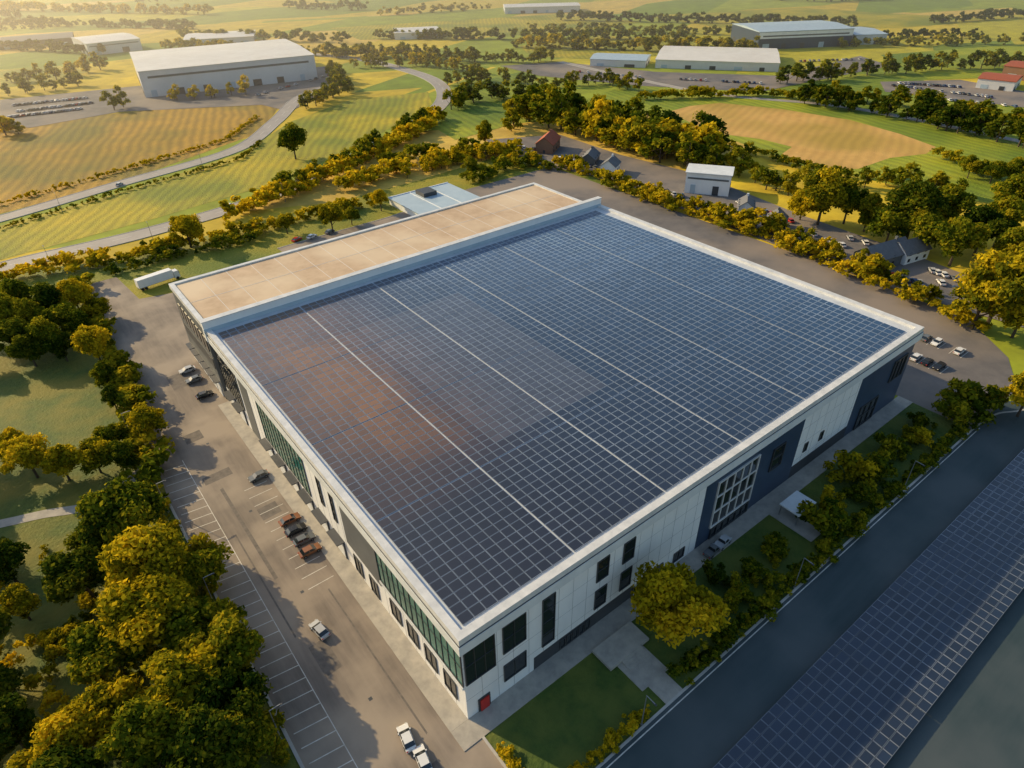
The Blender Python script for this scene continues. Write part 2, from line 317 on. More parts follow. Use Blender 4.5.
def pane(side,a0,a1,z0,z1,nx=1,nz=1,g='glass',fr='frame',t=0.14):
    def bx(u0,u1,w0,w1,d0,d1,k):
        if side=='S': fac.box(u0,-d1,w0,u1,-d0,w1,k)
        else: fac.box(-d1,u0,w0,-d0,u1,w1,k)
    bx(a0+t,a1-t,z0+t,z1-t,0.0,0.06,g)
    bx(a0,a1,z0,z0+t,0,0.2,fr); bx(a0,a1,z1-t,z1,0,0.2,fr); bx(a0,a0+t,z0+t,z1-t,0,0.2,fr); bx(a1-t,a1,z0+t,z1-t,0,0.2,fr)
    for i in range(1,nx): u=a0+(a1-a0)*i/nx; bx(u-t/2.5,u+t/2.5,z0+t,z1-t,0.06,0.16,fr)
    for i in range(1,nz): q=z0+(z1-z0)*i/nz; bx(a0+t,a1-t,q-t/2.5,q+t/2.5,0.06,0.15,fr)
def clad(side,a0,a1,z0,z1,k,d=0.05):
    if side=='S': fac.box(a0,-d,z0,a1,-0.0,z1,k)
    else: fac.box(-d,a0,z0,0.0,a1,z1,k)
T=H-3.2
M['joint']=mat('panel_joint',(0.42,0.43,0.45))
for i in range(1,44):
    x=i*3.0
    if not(53<x<84 or x>106): fac.box(x-0.03,-0.02,0.3,x+0.03,0,T,'joint')
for z in (5.0,9.2,13.4):
    fac.box(0,-0.022,z,53,0,z+0.05,'joint'); fac.box(84,-0.022,z,106,0,z+0.05,'joint')
pane('S',0.2,5.6,9.0,T-0.05,3,2); pane('S',7,11.4,10.2,16.8,2,2); pane('S',7,11.4,3.0,7.2,2,1); pane('S',14.6,17.2,4.8,16.6,1,4)
clad('S',13,36,0.2,3.4,'charcoal'); 
for x in (26,32): pane('S',x,x+2.7,11.6,16.6,1,2); pane('S',x,x+2.7,4.6,9.4,1,2)
for i in range(5): pane('S',18.5+i*1.4,19.7+i*1.4,0.6,3.0)
for x in (40.5,46.5): pane('S',x,x+3,1.0,3.6,2,1)
clad('S',53,84,0.2,T,'navy',0.05)
def paneo(a0,a1,z0,z1,nx,nz,g='glass',fr='wframe'):
    fac.box(a0+.2,-0.11,z0+.2,a1-.2,-0.05,z1-.2,g)
    fac.box(a0,-0.35,z0,a1,-0.05,z0+.25,fr); fac.box(a0,-0.35,z1-.25,a1,-0.05,z1,fr)
    fac.box(a0,-0.35,z0+.25,a0+.25,-0.05,z1-.25,fr); fac.box(a1-.25,-0.35,z0+.25,a1,-0.05,z1-.25,fr)
    for i in range(1,nx): u=a0+(a1-a0)*i/nx; fac.box(u-.12,-0.3,z0+.25,u+.12,-0.11,z1-.25,fr)
    for i in range(1,nz): q=z0+(z1-z0)*i/nz; fac.box(a0+.25,-0.28,q-.12,a1-.25,-0.11,q+.12,fr)
paneo(56.5,69,3.6,15.6,5,3); paneo(74,78,8,14,1,2,fr='frame'); paneo(57,69,0.4,3.2,6,1,fr='frame')
clad('S',84,106,0.2,3.6,'charcoal')
for x in (87,93): pane('S',x,x+1.4,6,8.4,1,1)
clad('S',106,LX,0.2,T,'navy',0.05); paneo(110,118,0.4,7,3,2,fr='frame'); paneo(121,127,9,15,3,1,fr='frame')
fac.box(2.3,-0.35,0.2,3.9,-0.0,3.0,'red'); fac.box(2.0,-0.2,0.16,4.2,0.0,3.3,'frame')
for i in range(1,36): fac.box(-0.02,i*3-0.03,0.3,0,i*3+0.03,T,'joint')
pane('W',0.2,25,8.6,T-0.05,14,2,'teal'); fac.box(-0.3,0.2,7.9,0,25,8.5,'fascia')
for y in (2.5,8,13.5,19): pane('W',y,y+3.4,2.2,6.4,2,1)
clad('W',25.2,38,6.6,T,'greyclad',0.12); 
for y in (27,33): pane('W',y,y+3,1.0,5.2,2,1)
for y in (41,46.5): pane('W',y,y+1.4,9,16,1,3)
pane('W',54,78,5.8,T-0.05,12,3,'teal')
clad('W',84,90,0.3,T,'greyclad',0.08); pane('W',91.5,105.2,5.4,T-0.05,7,3)
for y in (40,47,54,61,68,75,93,99):
    fac.box(-0.25,y,0.16,0,y+4.2,4.6,'charcoal'); fac.box(-0.3,y+0.3,0.3,-0.25,y+3.9,4.2,'fascia')
    fac.box(-1.6,y-0.2,4.7,0,y+4.4,4.9,'charcoal')
fac.obj('facade_windows',wh)
# ---------------------------------------------------------------- annex (beige roof)
an=empty('warehouse_annex')
AY0=LY+0.05; AY1=134; AX1=124
b=MB(); b.box(-0.6,AY0+1.4,0,AX1,AY1,22.0,'greyclad'); b.obj('walls',an)
b=MB(); b.box(0.3,AY0+1.4,22.0,AX1-0.9,AY1-0.9,22.35,'beige')
for i in range(1,18): b.box(i*6.8,AY0+1.5,22.35,i*6.8+0.1,AY1-1,22.39,'shedwall')
b.box(.5,120,22.35,AX1-1,120.1,22.388,'shedwall')
b.obj('roof',an)
b=MB(); b.box(-0.9,AY1-0.9,21.4,AX1+.3,AY1+.3,22.7,'coping'); b.box(-0.9,AY0+1.4,21.4,0.3,AY1-0.9,22.7,'coping'); b.box(AX1-.9,AY0+1.4,21.4,AX1+.3,AY1-0.9,22.7,'coping')
b.box(-0.9,AY0,18,LX+0.5,AY0+1.4,23.2,'white'); b.box(-1.1,AY0-0.2,23.2,LX+.6,AY0+1.6,23.4,'coping')
b.box(-0.95,AY0-0.12,H-0.7,LX+0.5,AY0,H+0.4,'bluegrey'); b.obj('parapet',an)
b=MB()
for i in range(6):
    y=AY0+3+i*4.2; b.box(-0.85,y,0.2,-0.6,y+3.2,4.6,'fascia'); b.box(-1.9,y-0.3,4.8,-0.6,y+3.5,5.0,'charcoal')
b.box(-0.75,AY0+2,9,-0.6,AY1-2,12,'charcoal')
for i in range(8): b.box(-0.8,AY0+2.6+i*3,14,-0.6,AY0+4.6+i*3,18,'glass')
b.obj('dock_doors',an)
# ---------------------------------------------------------------- ground solar array
ga=empty('ground_solar_array')
def tint2(p):
    r=random.uniform(0.8,1.2); return tuple(np.array((0.012,0.024,0.052))*r)
solar('panels',6,-42.8,190,-27.2,1.15,2.0,1.5,0.10,24,99,tint2,ga,fc=(.26,.30,.37),aisle=.1)
b=MB()
for y in (-42,-37,-32,-28):
    b.box(6,y,0.9,190,y+0.15,1.0,'metal')
    for x in range(7,190,6): b.box(x,y,0.04,x+0.15,y+0.15,0.9,'metal')
b.obj('mounting_frame',ga)
# ---------------------------------------------------------------- vehicles
def car_mesh(col,kind='car'):
    b=MB(); L=4.3; 
    prof=[(-2.12,0.35),(-2.15,0.62),(-2.05,0.86),(-1.35,0.93),(0.95,0.95),(1.95,0.80),(2.15,0.60),(2.12,0.32)]
    W=0.88; n=len(prof); base=len(b.v)
    for s,k in ((-1,1),(1,1)):
        for x,z in prof: b.v.append((x,s*(W-(0.06 if abs(x)>2 else 0)-(0.04 if z>0.85 else 0)),z))
    m=b.mi(col); b.f.append([base+i for i in range(n)]); b.m.append(m); b.f.append([base+n+i for i in range(n)][::-1]); b.m.append(m)
    for i in range(n):
        j=(i+1)%n; b.f.append([base+i,base+n+i,base+n+j,base+j]); b.m.append(m)
    if kind=='car':
        x0,x1,x2,x3=-1.75,-1.2,0.35,1.1
    else: x0,x1,x2,x3=-0.5,-0.35,0.5,1.15
    zz=1.38 if kind=='car' else 1.6
    b.hexa([(x0,-.80,.93),(x3,-.80,.94),(x3,.80,.94),(x0,.80,.93),(x1,-.64,zz),(x2,-.64,zz),(x2,.64,zz),(x1,.64,zz)],'glass')
    b.box(x1-0.05,-.66,zz,x2+0.05,.66,zz+0.06,col)
    for s in (-1,1):
        b.hexa([(-0.35,s*.73-.08,.94),(-0.2,s*.73-.08,.94),(-0.2,s*.73+.08,.94),(-0.35,s*.73+.08,.94),(-0.35,s*.62-.05,zz),(-0.2,s*.62-.05,zz),(-0.2,s*.62+.05,zz),(-0.35,s*.62+.05,zz)],col)
        for x in (-1.32,1.32):
            b.cyl((x,s*.80-.11,.33),.33,.22,'y','rubber',12); b.cyl((x,s*.80+s*.115-.005,.33),.18,.012,'y','metal',8)
        b.box(2.08,s*.62-.16,.60,2.17,s*.62+.16,.74,'lampglass'); b.box(-2.17,s*.66-.14,.66,-2.10,s*.66+.14,.82,'red')
        b.box(0.75,s*.93-.08,.92,0.95,s*.93+.08,1.06,col)
    if kind!='car':
        b.box(-2.1,-.85,.93,-.55,-.78,1.12,col); b.box(-2.1,.78,.93,-.55,.85,1.12,col); b.box(-2.14,-.85,.93,-2.08,.85,1.12,col)
    return b.mesh('car')
CM={c:car_mesh(c) for c in ('c_white','c_silver','c_black','c_blue','c_red','c_brown','c_grey')}
PK={c:car_mesh(c,'pick') for c in ('c_white','c_grey','c_silver')}
def car(x,y,rot,c='c_white',name='parked_car',z=0.07): return place(CM[c],name,None,(x,y,z),rot)
def truck_mesh(boxc='white',L=9):
    b=MB(); b.hexa([(L/2-2,-1.15,.6),(L/2,-1.15,.6),(L/2,1.15,.6),(L/2-2,1.15,.6),(L/2-2,-1.1,3.0),(L/2-.4,-1.1,3.0),(L/2-.4,1.1,3.0),(L/2-2,1.1,3.0)],'c_white')
    b.box(L/2-.28,-.95,1.7,L/2-0.05,.95,2.5,'glass'); b.box(-L/2,-1.25,1.1,L/2-2.3,1.25,3.9,boxc); b.box(-L/2,-.5,.7,L/2-.3,.5,1.1,'charcoal')
    for x in (-L/2+1,-L/2+2.2,L/2-1.1):
        for s in (-1,1): b.cyl((x,s*1.0-.15,.5),.5,.3,'y','rubber',14)
    return b.mesh('truck')
TR=[truck_mesh('white',9),truck_mesh('white',14)]
cols=list(CM)
dull=['c_grey','c_black','c_silver','c_white','c_grey','c_white','c_blue','c_white','c_silver']
x,y=P(320,632); car(x,y,math.radians(98),'c_silver')
x,y=P(407,740); car(x,y,math.radians(80),'c_white')
x,y=P(423,762); car(x,y,math.radians(80),'c_white')
for i,c in enumerate(['c_brown','c_grey','c_black','c_brown']): car(-4.9+random.uniform(-.3,.3),46+i*3.4,random.uniform(-.05,.05),c)
car(-5.0,73,math.pi,'c_grey')
for y,c in ((112,'c_black'),(121,'c_grey'),(127,'c_silver')): car(-4.5,y,random.choice((0,math.pi)),c)
for i in range(14):
    for xx in (152.5,164.5):
        if random.random()<.75: car(xx+random.uniform(-.2,.2),-.5+i*3,random.choice((0,math.pi))+random.uniform(-.05,.05),random.choice(['c_white','c_white','c_silver','c_grey','c_black','c_white']),z=.08)
for px,py,r,k in [(160,284,.15,1)]:
    x,y=P(px,py); place(TR[k],'box_truck',None,(x,y,0.07),r)
x,y=P(712,553); place(PK['c_grey'],'pickup_truck',None,(x,y,0.19),0.1)
x,y=P(722,545); place(PK['c_silver'],'pickup_truck',None,(x,y,0.19),0.1)
# ---------------------------------------------------------------- buildings helpers
def shed(name,pa,pb,depth,h,roof='shedroof',wall='shedwall',ridge=1.5,windows=True,band=None,doors=True):
    A=Vector(P(*pa)); B=Vector(P(*pb)); d=(B-A); L=d.length; ang=math.atan2(d.y,d.x)
    e=empty(name,(A.x,A.y,0),ang); D=depth
    b=MB(); b.box(0,0,0,L,D,h,wall); 
    if band: b.box(-0.05,-0.06,h*0.62,L+0.05,-0.0,h*0.98,band)
    b.obj('walls',e)
    b=MB(); z=h
    b.hexa([(-.5,-.5,z),(L+.5,-.5,z),(L+.5,D/2,z),(-.5,D/2,z),(-.5,-.5,z+.35),(L+.5,-.5,z+.35),(L+.5,D/2,z+ridge+.35),(-.5,D/2,z+ridge+.35)],roof)
    b.hexa([(-.5,D/2+.002,z),(L+.5,D/2+.002,z),(L+.5,D+.5,z),(-.5,D+.5,z),(-.5,D/2+.002,z+ridge+.35),(L+.5,D/2+.002,z+ridge+.35),(L+.5,D+.5,z+.35),(-.5,D+.5,z+.35)],roof)
    b.obj('roof',e)
    if not doors: return e
    b=MB()
    n=max(2,int(L/16))
    for i in range(n):
        x=(i+.25)*L/n; w=L/n*random.uniform(.2,.4); b.box(x,-0.18,0.1,x+w,0,min(4.5,h*.45),'charcoal' if i%3 else 'bluegrey')
    if windows and h>6: b.box(L*.04,-0.15,h*.72,L*.96,-0.07,h*.80,'greyclad')
    n=max(2,int(D/14))
    for i in range(n):
        y=(i+.25)*D/n; w=D/n*.35; b.box(-0.15,y,.1,0,y+w,min(4,h*.4),'charcoal'); b.box(L,y,.1,L+.15,y+w,min(4,h*.4),'charcoal')
    b.obj('doors_and_windows',e); return e
def house(px,py,w=10,d=7,h=5,rot=0.4,wall='brick',roof='tile',name='brick_house'):
    x,y=P(px,py); e=empty(name,(x,y,0),rot); b=MB(); b.box(-w/2,-d/2,0,w/2,d/2,h,wall)
    for s in (-1,1): b.face([(s*w/2,-d/2,h),(s*w/2,d/2,h),(s*w/2,0,h+d*.38)],wall)
    b.obj('walls',e); b=MB()
    for s in (-1,1):
        b.hexa([(-w/2-.4,s*(d/2+.5),h-.3),(w/2+.4,s*(d/2+.5),h-.3),(w/2+.4,0.001*s,h+d*.38),(-w/2-.4,0.001*s,h+d*.38),(-w/2-.4,s*(d/2+.5),h-.1),(w/2+.4,s*(d/2+.5),h-.1),(w/2+.4,0.001*s,h+d*.38+.22),(-w/2-.4,0.001*s,h+d*.38+.22)],roof)
    b.box(w*.25,-.4,h+d*.2,w*.25+.8,.4,h+d*.38+1.1,wall); b.obj('roof',e); b=MB()
    for s in (-1,1):
        for i in range(3):
            xx=-w/2+w*(i+.5)/3; b.box(xx-.6,s*d/2,0.9,xx+.6,s*(d/2+.06),2.1,'glass'); b.box(xx-.6,s*d/2,3.2,xx+.6,s*(d/2+.06),4.3,'glass')
        b.box(s*w/2,-.5,0,s*(w/2+.06),.5,2.1,'charcoal')
    b.obj('windows_and_door',e)
sheet('industrial_yard',PP([(0,100),(100,90),(330,66),(345,82),(290,112),(262,105),(120,112),(30,128),(0,125)]),0.16,'yard')
shed('distribution_warehouse',(146,98),(318,79),100,17,ridge=1)
shed('industrial_unit',(90,56),(143,50),60,10)
shed('industrial_unit',(185,47),(255,43),50,6,windows=False)
shed('industrial_unit',(0,50),(75,44),50,6,roof='slate',wall='charcoal',windows=False)
shed('office_warehouse',(757,50),(850,46),60,14,roof='bluegrey',wall='navy',band='white')
shed('industrial_unit',(853,45),(885,44),50,8,roof='bluegrey',wall='shedwall',windows=False)
shed('retail_warehouse',(655,68),(778,72),70,6,roof='shedroof',windows=False)
shed('industrial_unit',(590,66),(645,68),30,5,roof='bluegrey',windows=False)
shed('industrial_unit',(395,40),(440,38),40,6,roof='shedroof',windows=False)
shed('industrial_unit',(505,14),(580,12),40,7,roof='shedroof',windows=False)
sheet('industrial_yard',PP([(500,66),(560,62),(655,72),(780,76),(860,56),(890,66),(760,92),(640,86),(540,76)]),0.17,'yard')
shed('office_block',(684,193),(728,197),12,9,roof='fascia',wall='white',ridge=.2)
A=P(404,212); e=empty('flat_roofed_pavilion',(A[0],A[1],0),0.0)
b=MB(); b.box(0,-16,0,30,12,2.6,'white'); b.obj('walls',e)
b=MB(); b.box(-.3,-16.3,2.6,30.3,12.3,2.9,'bluegrey'); 
for x in (10,20): b.box(x,-15.9,2.9,x+.3,11.9,3.05,'white')
b.box(-.3,-16.3,2.9,30.3,-15.9,3.2,'white'); b.box(-.3,11.9,2.9,30.3,12.3,3.2,'white'); b.box(11.5,2,2.9,18,9,4.6,'charcoal'); b.obj('roof',e)
sheet('industrial_yard',PP([(485,140),(560,135),(620,155),(700,175),(800,215),(900,250),(1030,300),(1030,330),(900,292),(800,255),(700,216),(600,178),(520,160)]),0.18,'yard')
house(548,150,16,9,5,0.6); house(610,172,9,7,4,0.5,wall='white',roof='slate'); house(880,262,18,9,4,-.2,wall='greyclad',roof='slate',name='workshop'); house(905,258,12,8,4,-.2,wall='white',roof='slate')
house(775,228,10,7,3.5,.5,wall='greyclad',roof='slate',name='workshop'); house(745,212,9,6,3.5,.6,wall='white',roof='slate',name='workshop'); house(590,163,12,7,3.5,.6,wall='greyclad',roof='slate',name='workshop')
shed('red_roofed_store',(975,88),(1012,92),26,6,roof='tile',wall='shedwall',windows=False); shed('red_roofed_store',(1000,78),(1050,84),26,8,roof='tile',wall='brick',windows=False)
sheet('industrial_yard',PP([(880,82),(960,80),(1060,98),(1060,112),(960,100),(885,92)]),0.19,'yard')
def lot(a,b,n,rot):
    A=P(*a);B=P(*b)
    for i in range(n):
        if random.random()<.15: continue
        t=i/(n-1); car(A[0]+(B[0]-A[0])*t+random.uniform(-.6,.6),A[1]+(B[1]-A[1])*t+random.uniform(-.6,.6),rot+random.uniform(-.12,.12),random.choice(dull if random.random()<.93 else ['c_red']),z=0.2)
lot((500,146),(545,152),9,1.2); lot((560,160),(600,170),8,1.2); lot((640,185),(680,197),7,1.1); lot((740,205),(790,222),9,1.1); lot((800,232),(840,246),8,1.1)
lot((930,272),(985,292),11,.8); lot((870,272),(920,285),8,.8); lot((940,285),(1000,308),11,.8); lot((850,240),(880,250),5,.8)
lot((330,76),(250,98),12,.5); lot((20,112),(90,104),24,.5); lot((10,118),(80,110),24,.5); lot((15,106),(95,98),24,.5); lot((575,72),(640,78),16,.8); lot((800,62),(860,60),14,.8); lot((680,80),(760,84),16,.8); lot((890,86),(990,98),24,.8); lot((900,84),(960,88),16,.8); lot((930,99),(1020,108),18,.8)
x,y=P(297,241); car(x,y,.4,'c_red'); x,y=P(312,238); car(x,y,.4,'c_white'); x,y=P(330,233); car(x,y,.4,'c_grey')
ribbon('country_road',PP([(-60,232),(0,219),(120,184),(235,150),(275,122),(300,98),(335,84)]),9,0.2,'road')
ribbon('country_road',PP([(-60,290),(0,268),(150,232),(275,194),(370,150),(425,118),(444,98),(436,82),(405,70),(350,58),(250,50)]),10,0.21,'road')
ribbon('country_road',PP([(560,62),(700,92),(850,108),(1060,150)]),5,0.2,'road',line=False)
ribbon('footpath',PP([(-60,535),(0,524),(45,514),(85,507),(120,490),(158,452)]),2.6,0.07,'concrete',kerb=False,line=False)
ribbon('access_track',PP([(430,205),(400,218),(330,238),(282,252)]),8,0.07,'asphalt',line=False)
for px,py,r,c in [(230,207,.9,'c_white'),(400,131,.9,'c_grey'),(120,186,.9,'c_silver')]:
    x,y=P(px,py); car(x,y,r,c,name='car',z=.22)
# ---------------------------------------------------------------- vegetation
def nrm(a): return a/np.maximum(1e-9,np.linalg.norm(a,axis=-1,keepdims=True))
def tree_arrays(h=12,r=5,nc=22,nl=300,ls=0.38,seed=0,trunk=True,squash=1.0,base=0.28,core=.5,na=6,nb=4):
    g=np.random.default_rng(seed); Q=[];S=[];I=[]
    cz=h*(base+1)/2*1.0; hz=h*(1-base)/2
    cen=[];rad=[]
    for i in range(nc):
        d=nrm(g.normal(size=3)); k=g.uniform(.35,.9); 
        c=np.array([d[0]*r*k,d[1]*r*k,cz+d[2]*hz*k*squash]); tz=(c[2]-(cz-hz))/(2*hz); c[:2]*=1.15-0.6*tz**2
        cen.append(c); rad.append(r*g.uniform(.16,.38))
    for c,rr in zip(cen,rad):
        n1=int(nl*(rr/r/.3)**1.5)
        d=nrm(g.normal(size=(n1,3))); d[:,2]=np.where(d[:,2]<-.5,-d[:,2],d[:,2])
        p=c+d*rr*g.uniform(.45,1.35,size=(n1,1))*np.array([1,1,.85])
        nn=nrm(d+g.normal(size=(n1,3))*.75+np.array([0,0,.25])); u=nrm(np.cross(nn,g.normal(size=(n1,3)))); v=np.cross(nn,u); s=ls*g.uniform(.5,1.5,size=(n1,1))
        q=np.stack([p-u*s,p-v*s*.6,p+u*s,p+v*s*.6],1); Q.append(q)
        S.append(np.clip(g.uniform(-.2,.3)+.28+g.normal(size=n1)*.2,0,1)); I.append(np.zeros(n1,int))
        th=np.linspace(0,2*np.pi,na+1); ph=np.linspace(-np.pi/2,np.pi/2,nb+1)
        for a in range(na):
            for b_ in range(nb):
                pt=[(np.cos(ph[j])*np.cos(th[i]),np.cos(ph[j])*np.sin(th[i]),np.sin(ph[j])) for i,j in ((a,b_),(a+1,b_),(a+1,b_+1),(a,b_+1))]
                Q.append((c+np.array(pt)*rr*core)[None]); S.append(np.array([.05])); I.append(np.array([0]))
    if trunk:
        def limb(a,b_,r0,r1,n=6):
            a=np.array(a,float);b_=np.array(b_,float);d=nrm(b_-a);u=nrm(np.cross(d,[.3,.9,.1]));v=np.cross(d,u)
            for i in range(n):
                t0,t1=2*np.pi*i/n,2*np.pi*(i+1)/n; f=lambda t:u*np.cos(t)+v*np.sin(t)
                Q.append(np.array([[a+f(t0)*r0,a+f(t1)*r0,b_+f(t1)*r1,b_+f(t0)*r1]])); S.append(np.array([.3])); I.append(np.array([1]))
        R=h*.028; limb((0,0,-.1),(0,0,h*base),R,R*.75); limb((0,0,h*base),(0,0,h*.75),R*.75,R*.3)
        for c in cen[:8]: limb((0,0,h*g.uniform(base*.8,.5)),c,R*.4,R*.12,4)
    return np.concatenate(Q),np.concatenate(S),np.concatenate(I)
def qmesh(name,Q,S,I,leaf='leaf'):
    n=len(Q); me=bpy.data.meshes.new(name); me.vertices.add(4*n); me.vertices.foreach_set('co',Q.reshape(-1).astype(np.float32)); me.loops.add(4*n); me.loops.foreach_set('vertex_index',np.arange(4*n,dtype=np.int32)); me.polygons.add(n); me.polygons.foreach_set('loop_start',np.arange(0,4*n,4,dtype=np.int32))
    me.materials.append(M[leaf]); me.materials.append(M['bark']); me.polygons.foreach_set('material_index',I.astype(np.int32)); me.update(calc_edges=True)
    a=me.attributes.new('shade','FLOAT','FACE'); a.data.foreach_set('value',S.astype(np.float32)); return me
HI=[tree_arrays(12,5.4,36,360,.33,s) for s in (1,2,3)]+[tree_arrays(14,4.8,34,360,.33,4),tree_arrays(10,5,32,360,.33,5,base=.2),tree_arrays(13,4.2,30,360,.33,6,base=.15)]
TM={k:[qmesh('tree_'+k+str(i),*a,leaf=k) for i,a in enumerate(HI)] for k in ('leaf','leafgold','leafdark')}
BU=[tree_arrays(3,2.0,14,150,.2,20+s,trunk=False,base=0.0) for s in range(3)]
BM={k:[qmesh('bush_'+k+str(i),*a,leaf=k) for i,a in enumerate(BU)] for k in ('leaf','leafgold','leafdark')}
LO=[tree_arrays(12,5.4,13,85,.6,40+s,base=.06,na=5,nb=3) for s in range(5)]
FAR=[tree_arrays(12,7.5,7,45,1.2,60+s,base=.0,na=5,nb=3,core=.8,trunk=False) for s in range(4)]
LB=[tree_arrays(4,3.0,7,60,.4,50+s,trunk=False,base=0,na=5,nb=3) for s in range(4)]
def tree(px,py,h=12,k='leaf',v=None,name='broadleaf_tree'):
    x,y=P(px,py,h*.6); me=random.choice(TM[k]) if v is None else TM[k][v]
    o=place(me,name,None,(x,y,0),random.uniform(0,6.28)); s=h/12; o.scale=(s*random.uniform(.9,1.2),s*random.uniform(.9,1.2),s); return o
def treexy(x,y,h=12,k='leaf',name='broadleaf_tree'):
    o=place(random.choice(TM[k]),name,None,(x,y,0),random.uniform(0,6.28)); s=h/12; o.scale=(s*random.uniform(.9,1.15),s*random.uniform(.9,1.15),s)
def bush(x,y,s=1,k='leaf',name='shrub'):
    o=place(random.choice(BM[k]),name,None,(x,y,0.05),random.uniform(0,6.28),s)
def mass(name,pts,hts,leaf='leaf',src=None):
    src=src or LO; ref=4 if src is LB else 12
    Qs=[];Ss=[];Is=[]
    for (x,y),h in zip(pts,hts):
        Q,S,I=random.choice(src); a=random.uniform(0,6.28); c,s=math.cos(a),math.sin(a); k=h/ref; wd=k*random.uniform(.9,1.4)
        R=np.array([[c*wd,-s*wd,0],[s*wd,c*wd,0],[0,0,k]]); Qs.append(Q@R.T+np.array([x,y,0])); Ss.append(np.clip(S+random.uniform(-.15,.3),0,1)); Is.append(I)
    me=qmesh(name,np.concatenate(Qs),np.concatenate(Ss),np.concatenate(Is),leaf); return place(me,name)
def along(pp,sp,jit,px=True):
    pts=PP(pp) if px else pp; out=[]
    for (x0,y0),(x1,y1) in zip(pts[:-1],pts[1:]):
        L=math.hypot(x1-x0,y1-y0); n=max(1,int(L/sp))
        for i in range(n): t=(i+random.random()*.6)/n; out.append((x0+(x1-x0)*t+random.uniform(-jit,jit),y0+(y1-y0)*t+random.uniform(-jit,jit)))
    return out
def row(name,pp,h,sp,jit,leaf='leaf',src=None,px=True,var=.35):
    pts=along(pp,sp,jit,px); return mass(name,pts,[h*random.uniform(1-var,1+var) for _ in pts],leaf,src)
for px,py,h,k in [(125,515,16,'leaf'),(150,570,16,'leafgold'),(190,560,13,'leaf'),(150,615,15,'leafgold'),(200,620,15,'leaf'),(220,655,12,'leaf'),(180,690,14,'leafgold'),(110,650,12,'leaf'),(225,705,12,'leafdark'),(80,575,12,'leafdark'),(60,640,7,'leafgold'),(100,710,13,'leafgold'),(150,745,13,'leaf'),(210,752,12,'leafdark'),(60,750,11,'leafgold'),(10,730,11,'leafdark'),(20,605,7,'leafgold'),(5,565,9,'leafdark'),(90,450,11,'leafgold'),(25,455,11,'leafgold'),(60,462,9,'leafgold'),(110,430,8,'leaf'),(148,425,8,'leafgold'),(92,342,12,'leafgold'),(104,374,8,'leaf'),(10,440,9,'leafgold'),(112,398,6,'leafdark'),(120,455,8,'leaf'),(240,740,10,'leaf'),(100,540,12,'leafdark'),
 (675,607,15,'leafgold'),(-40,640,14,'leafdark'),(-50,540,13,'leaf'),(60,800,13,'leafdark'),(180,820,13,'leaf'),(-60,450,12,'leaf')]:
    tree(px,py,h,k)
for px,py,h,k in [(20,300,12,'leaf'),(45,305,13,'leafdark'),(75,300,11,'leafgold'),(95,305,9,'leafgold'),(10,335,12,'leafdark'),(45,335,11,'leaf'),(75,325,9,'leaf'),(30,318,11,'leaf'),(60,318,11,'leaf'),(5,318,12,'leaf'),(60,345,9,'leafdark'),(28,350,9,'leafdark'),(-20,320,12,'leaf'),(-30,350,12,'leaf'),
 (185,228,13,'leafgold'),(292,140,16,'leaf'),(485,132,13,'leaf'),(330,215,12,'leafgold'),(350,212,9,'leaf'),(285,222,8,'leafgold'),(380,200,8,'leafgold'),(470,165,9,'leaf'),
 (825,195,20,'leafgold'),(805,198,15,'leafgold'),(850,200,16,'leaf'),(870,210,14,'leaf'),(895,215,18,'leaf'),(915,212,19,'leafdark'),(935,222,19,'leaf'),(960,238,17,'leaf'),(945,205,17,'leaf'),(985,228,17,'leafdark'),(1005,220,18,'leaf'),(1020,250,16,'leaf'),(1005,285,23,'leafgold'),(985,298,17,'leafgold'),(1030,300,20,'leafgold'),(1022,165,14,'leaf'),(1025,130,14,'leafdark'),(972,165,10,'leaf'),(995,170,10,'leaf'),(1030,392,12,'leafgold'),(1015,200,17,'leaf')]:
    tree(px,py,h,k)
for i in range(60):
    treexy(random.uniform(-120,-52),random.uniform(-90,150),random.uniform(9,15),random.choice(('leaf','leafdark')))
for px,py,s,k in [(740,588,1.3,'leaf'),(752,570,1.2,'leaf'),(765,580,1.0,'leaf'),(775,548,1.4,'leaf'),(822,520,2.4,'leaf'),(832,505,1.8,'leafgold'),(850,472,2.4,'leafgold'),(872,468,2.2,'leaf'),(893,447,2.0,'leaf'),(915,435,1.8,'leafgold'),(970,402,3.0,'leaf'),(955,410,2.4,'leaf'),(985,398,2.4,'leaf'),(920,420,1.4,'leafdark'),(860,492,1.6,'leaf'),(640,585,1.2,'leaf'),(700,600,1.2,'leaf'),(715,575,1.4,'leafdark'),(735,600,1.2,'leaf')]:
    x,y=P(px,py,s*1.2); bush(x,y,s,k)
row('hedge',[(2,-16.2),(23,-16.2)],1.5,1.0,.25,'leafgold',LB,px=False); row('hedge',[(31,-16),(132,-16)],1.9,1.1,.4,'leaf',LB,px=False,var=.5); row('hedge',[(1.4,-15),(1.4,-6)],1.3,.9,.15,'leafgold',LB,px=False)
row('shrub_bed',[(40,-12),(60,-11),(70,-12)],1.3,2.6,1.6,'leaf',LB,px=False); row('shrub_bed',[(82,-11),(128,-11)],1.4,2.8,1.8,'leaf',LB,px=False)
row('hedge',[(-25,-60),(-25,40),(-25,78)],2.6,2.0,.9,'leaf',LB,px=False,var=.5); row('hedge',[(-25,78),(-19.5,125),(-18,170),(-17,205)],4,2.2,1.0,'leaf',LB,px=False,var=.5)
row('undergrowth',[(-34,-60),(-40,80)],2.6,1.6,6,'leaf',LB,px=False,var=.5); row('undergrowth',[(-50,-60),(-55,70)],2.6,1.6,7,'leafgold',LB,px=False,var=.5)
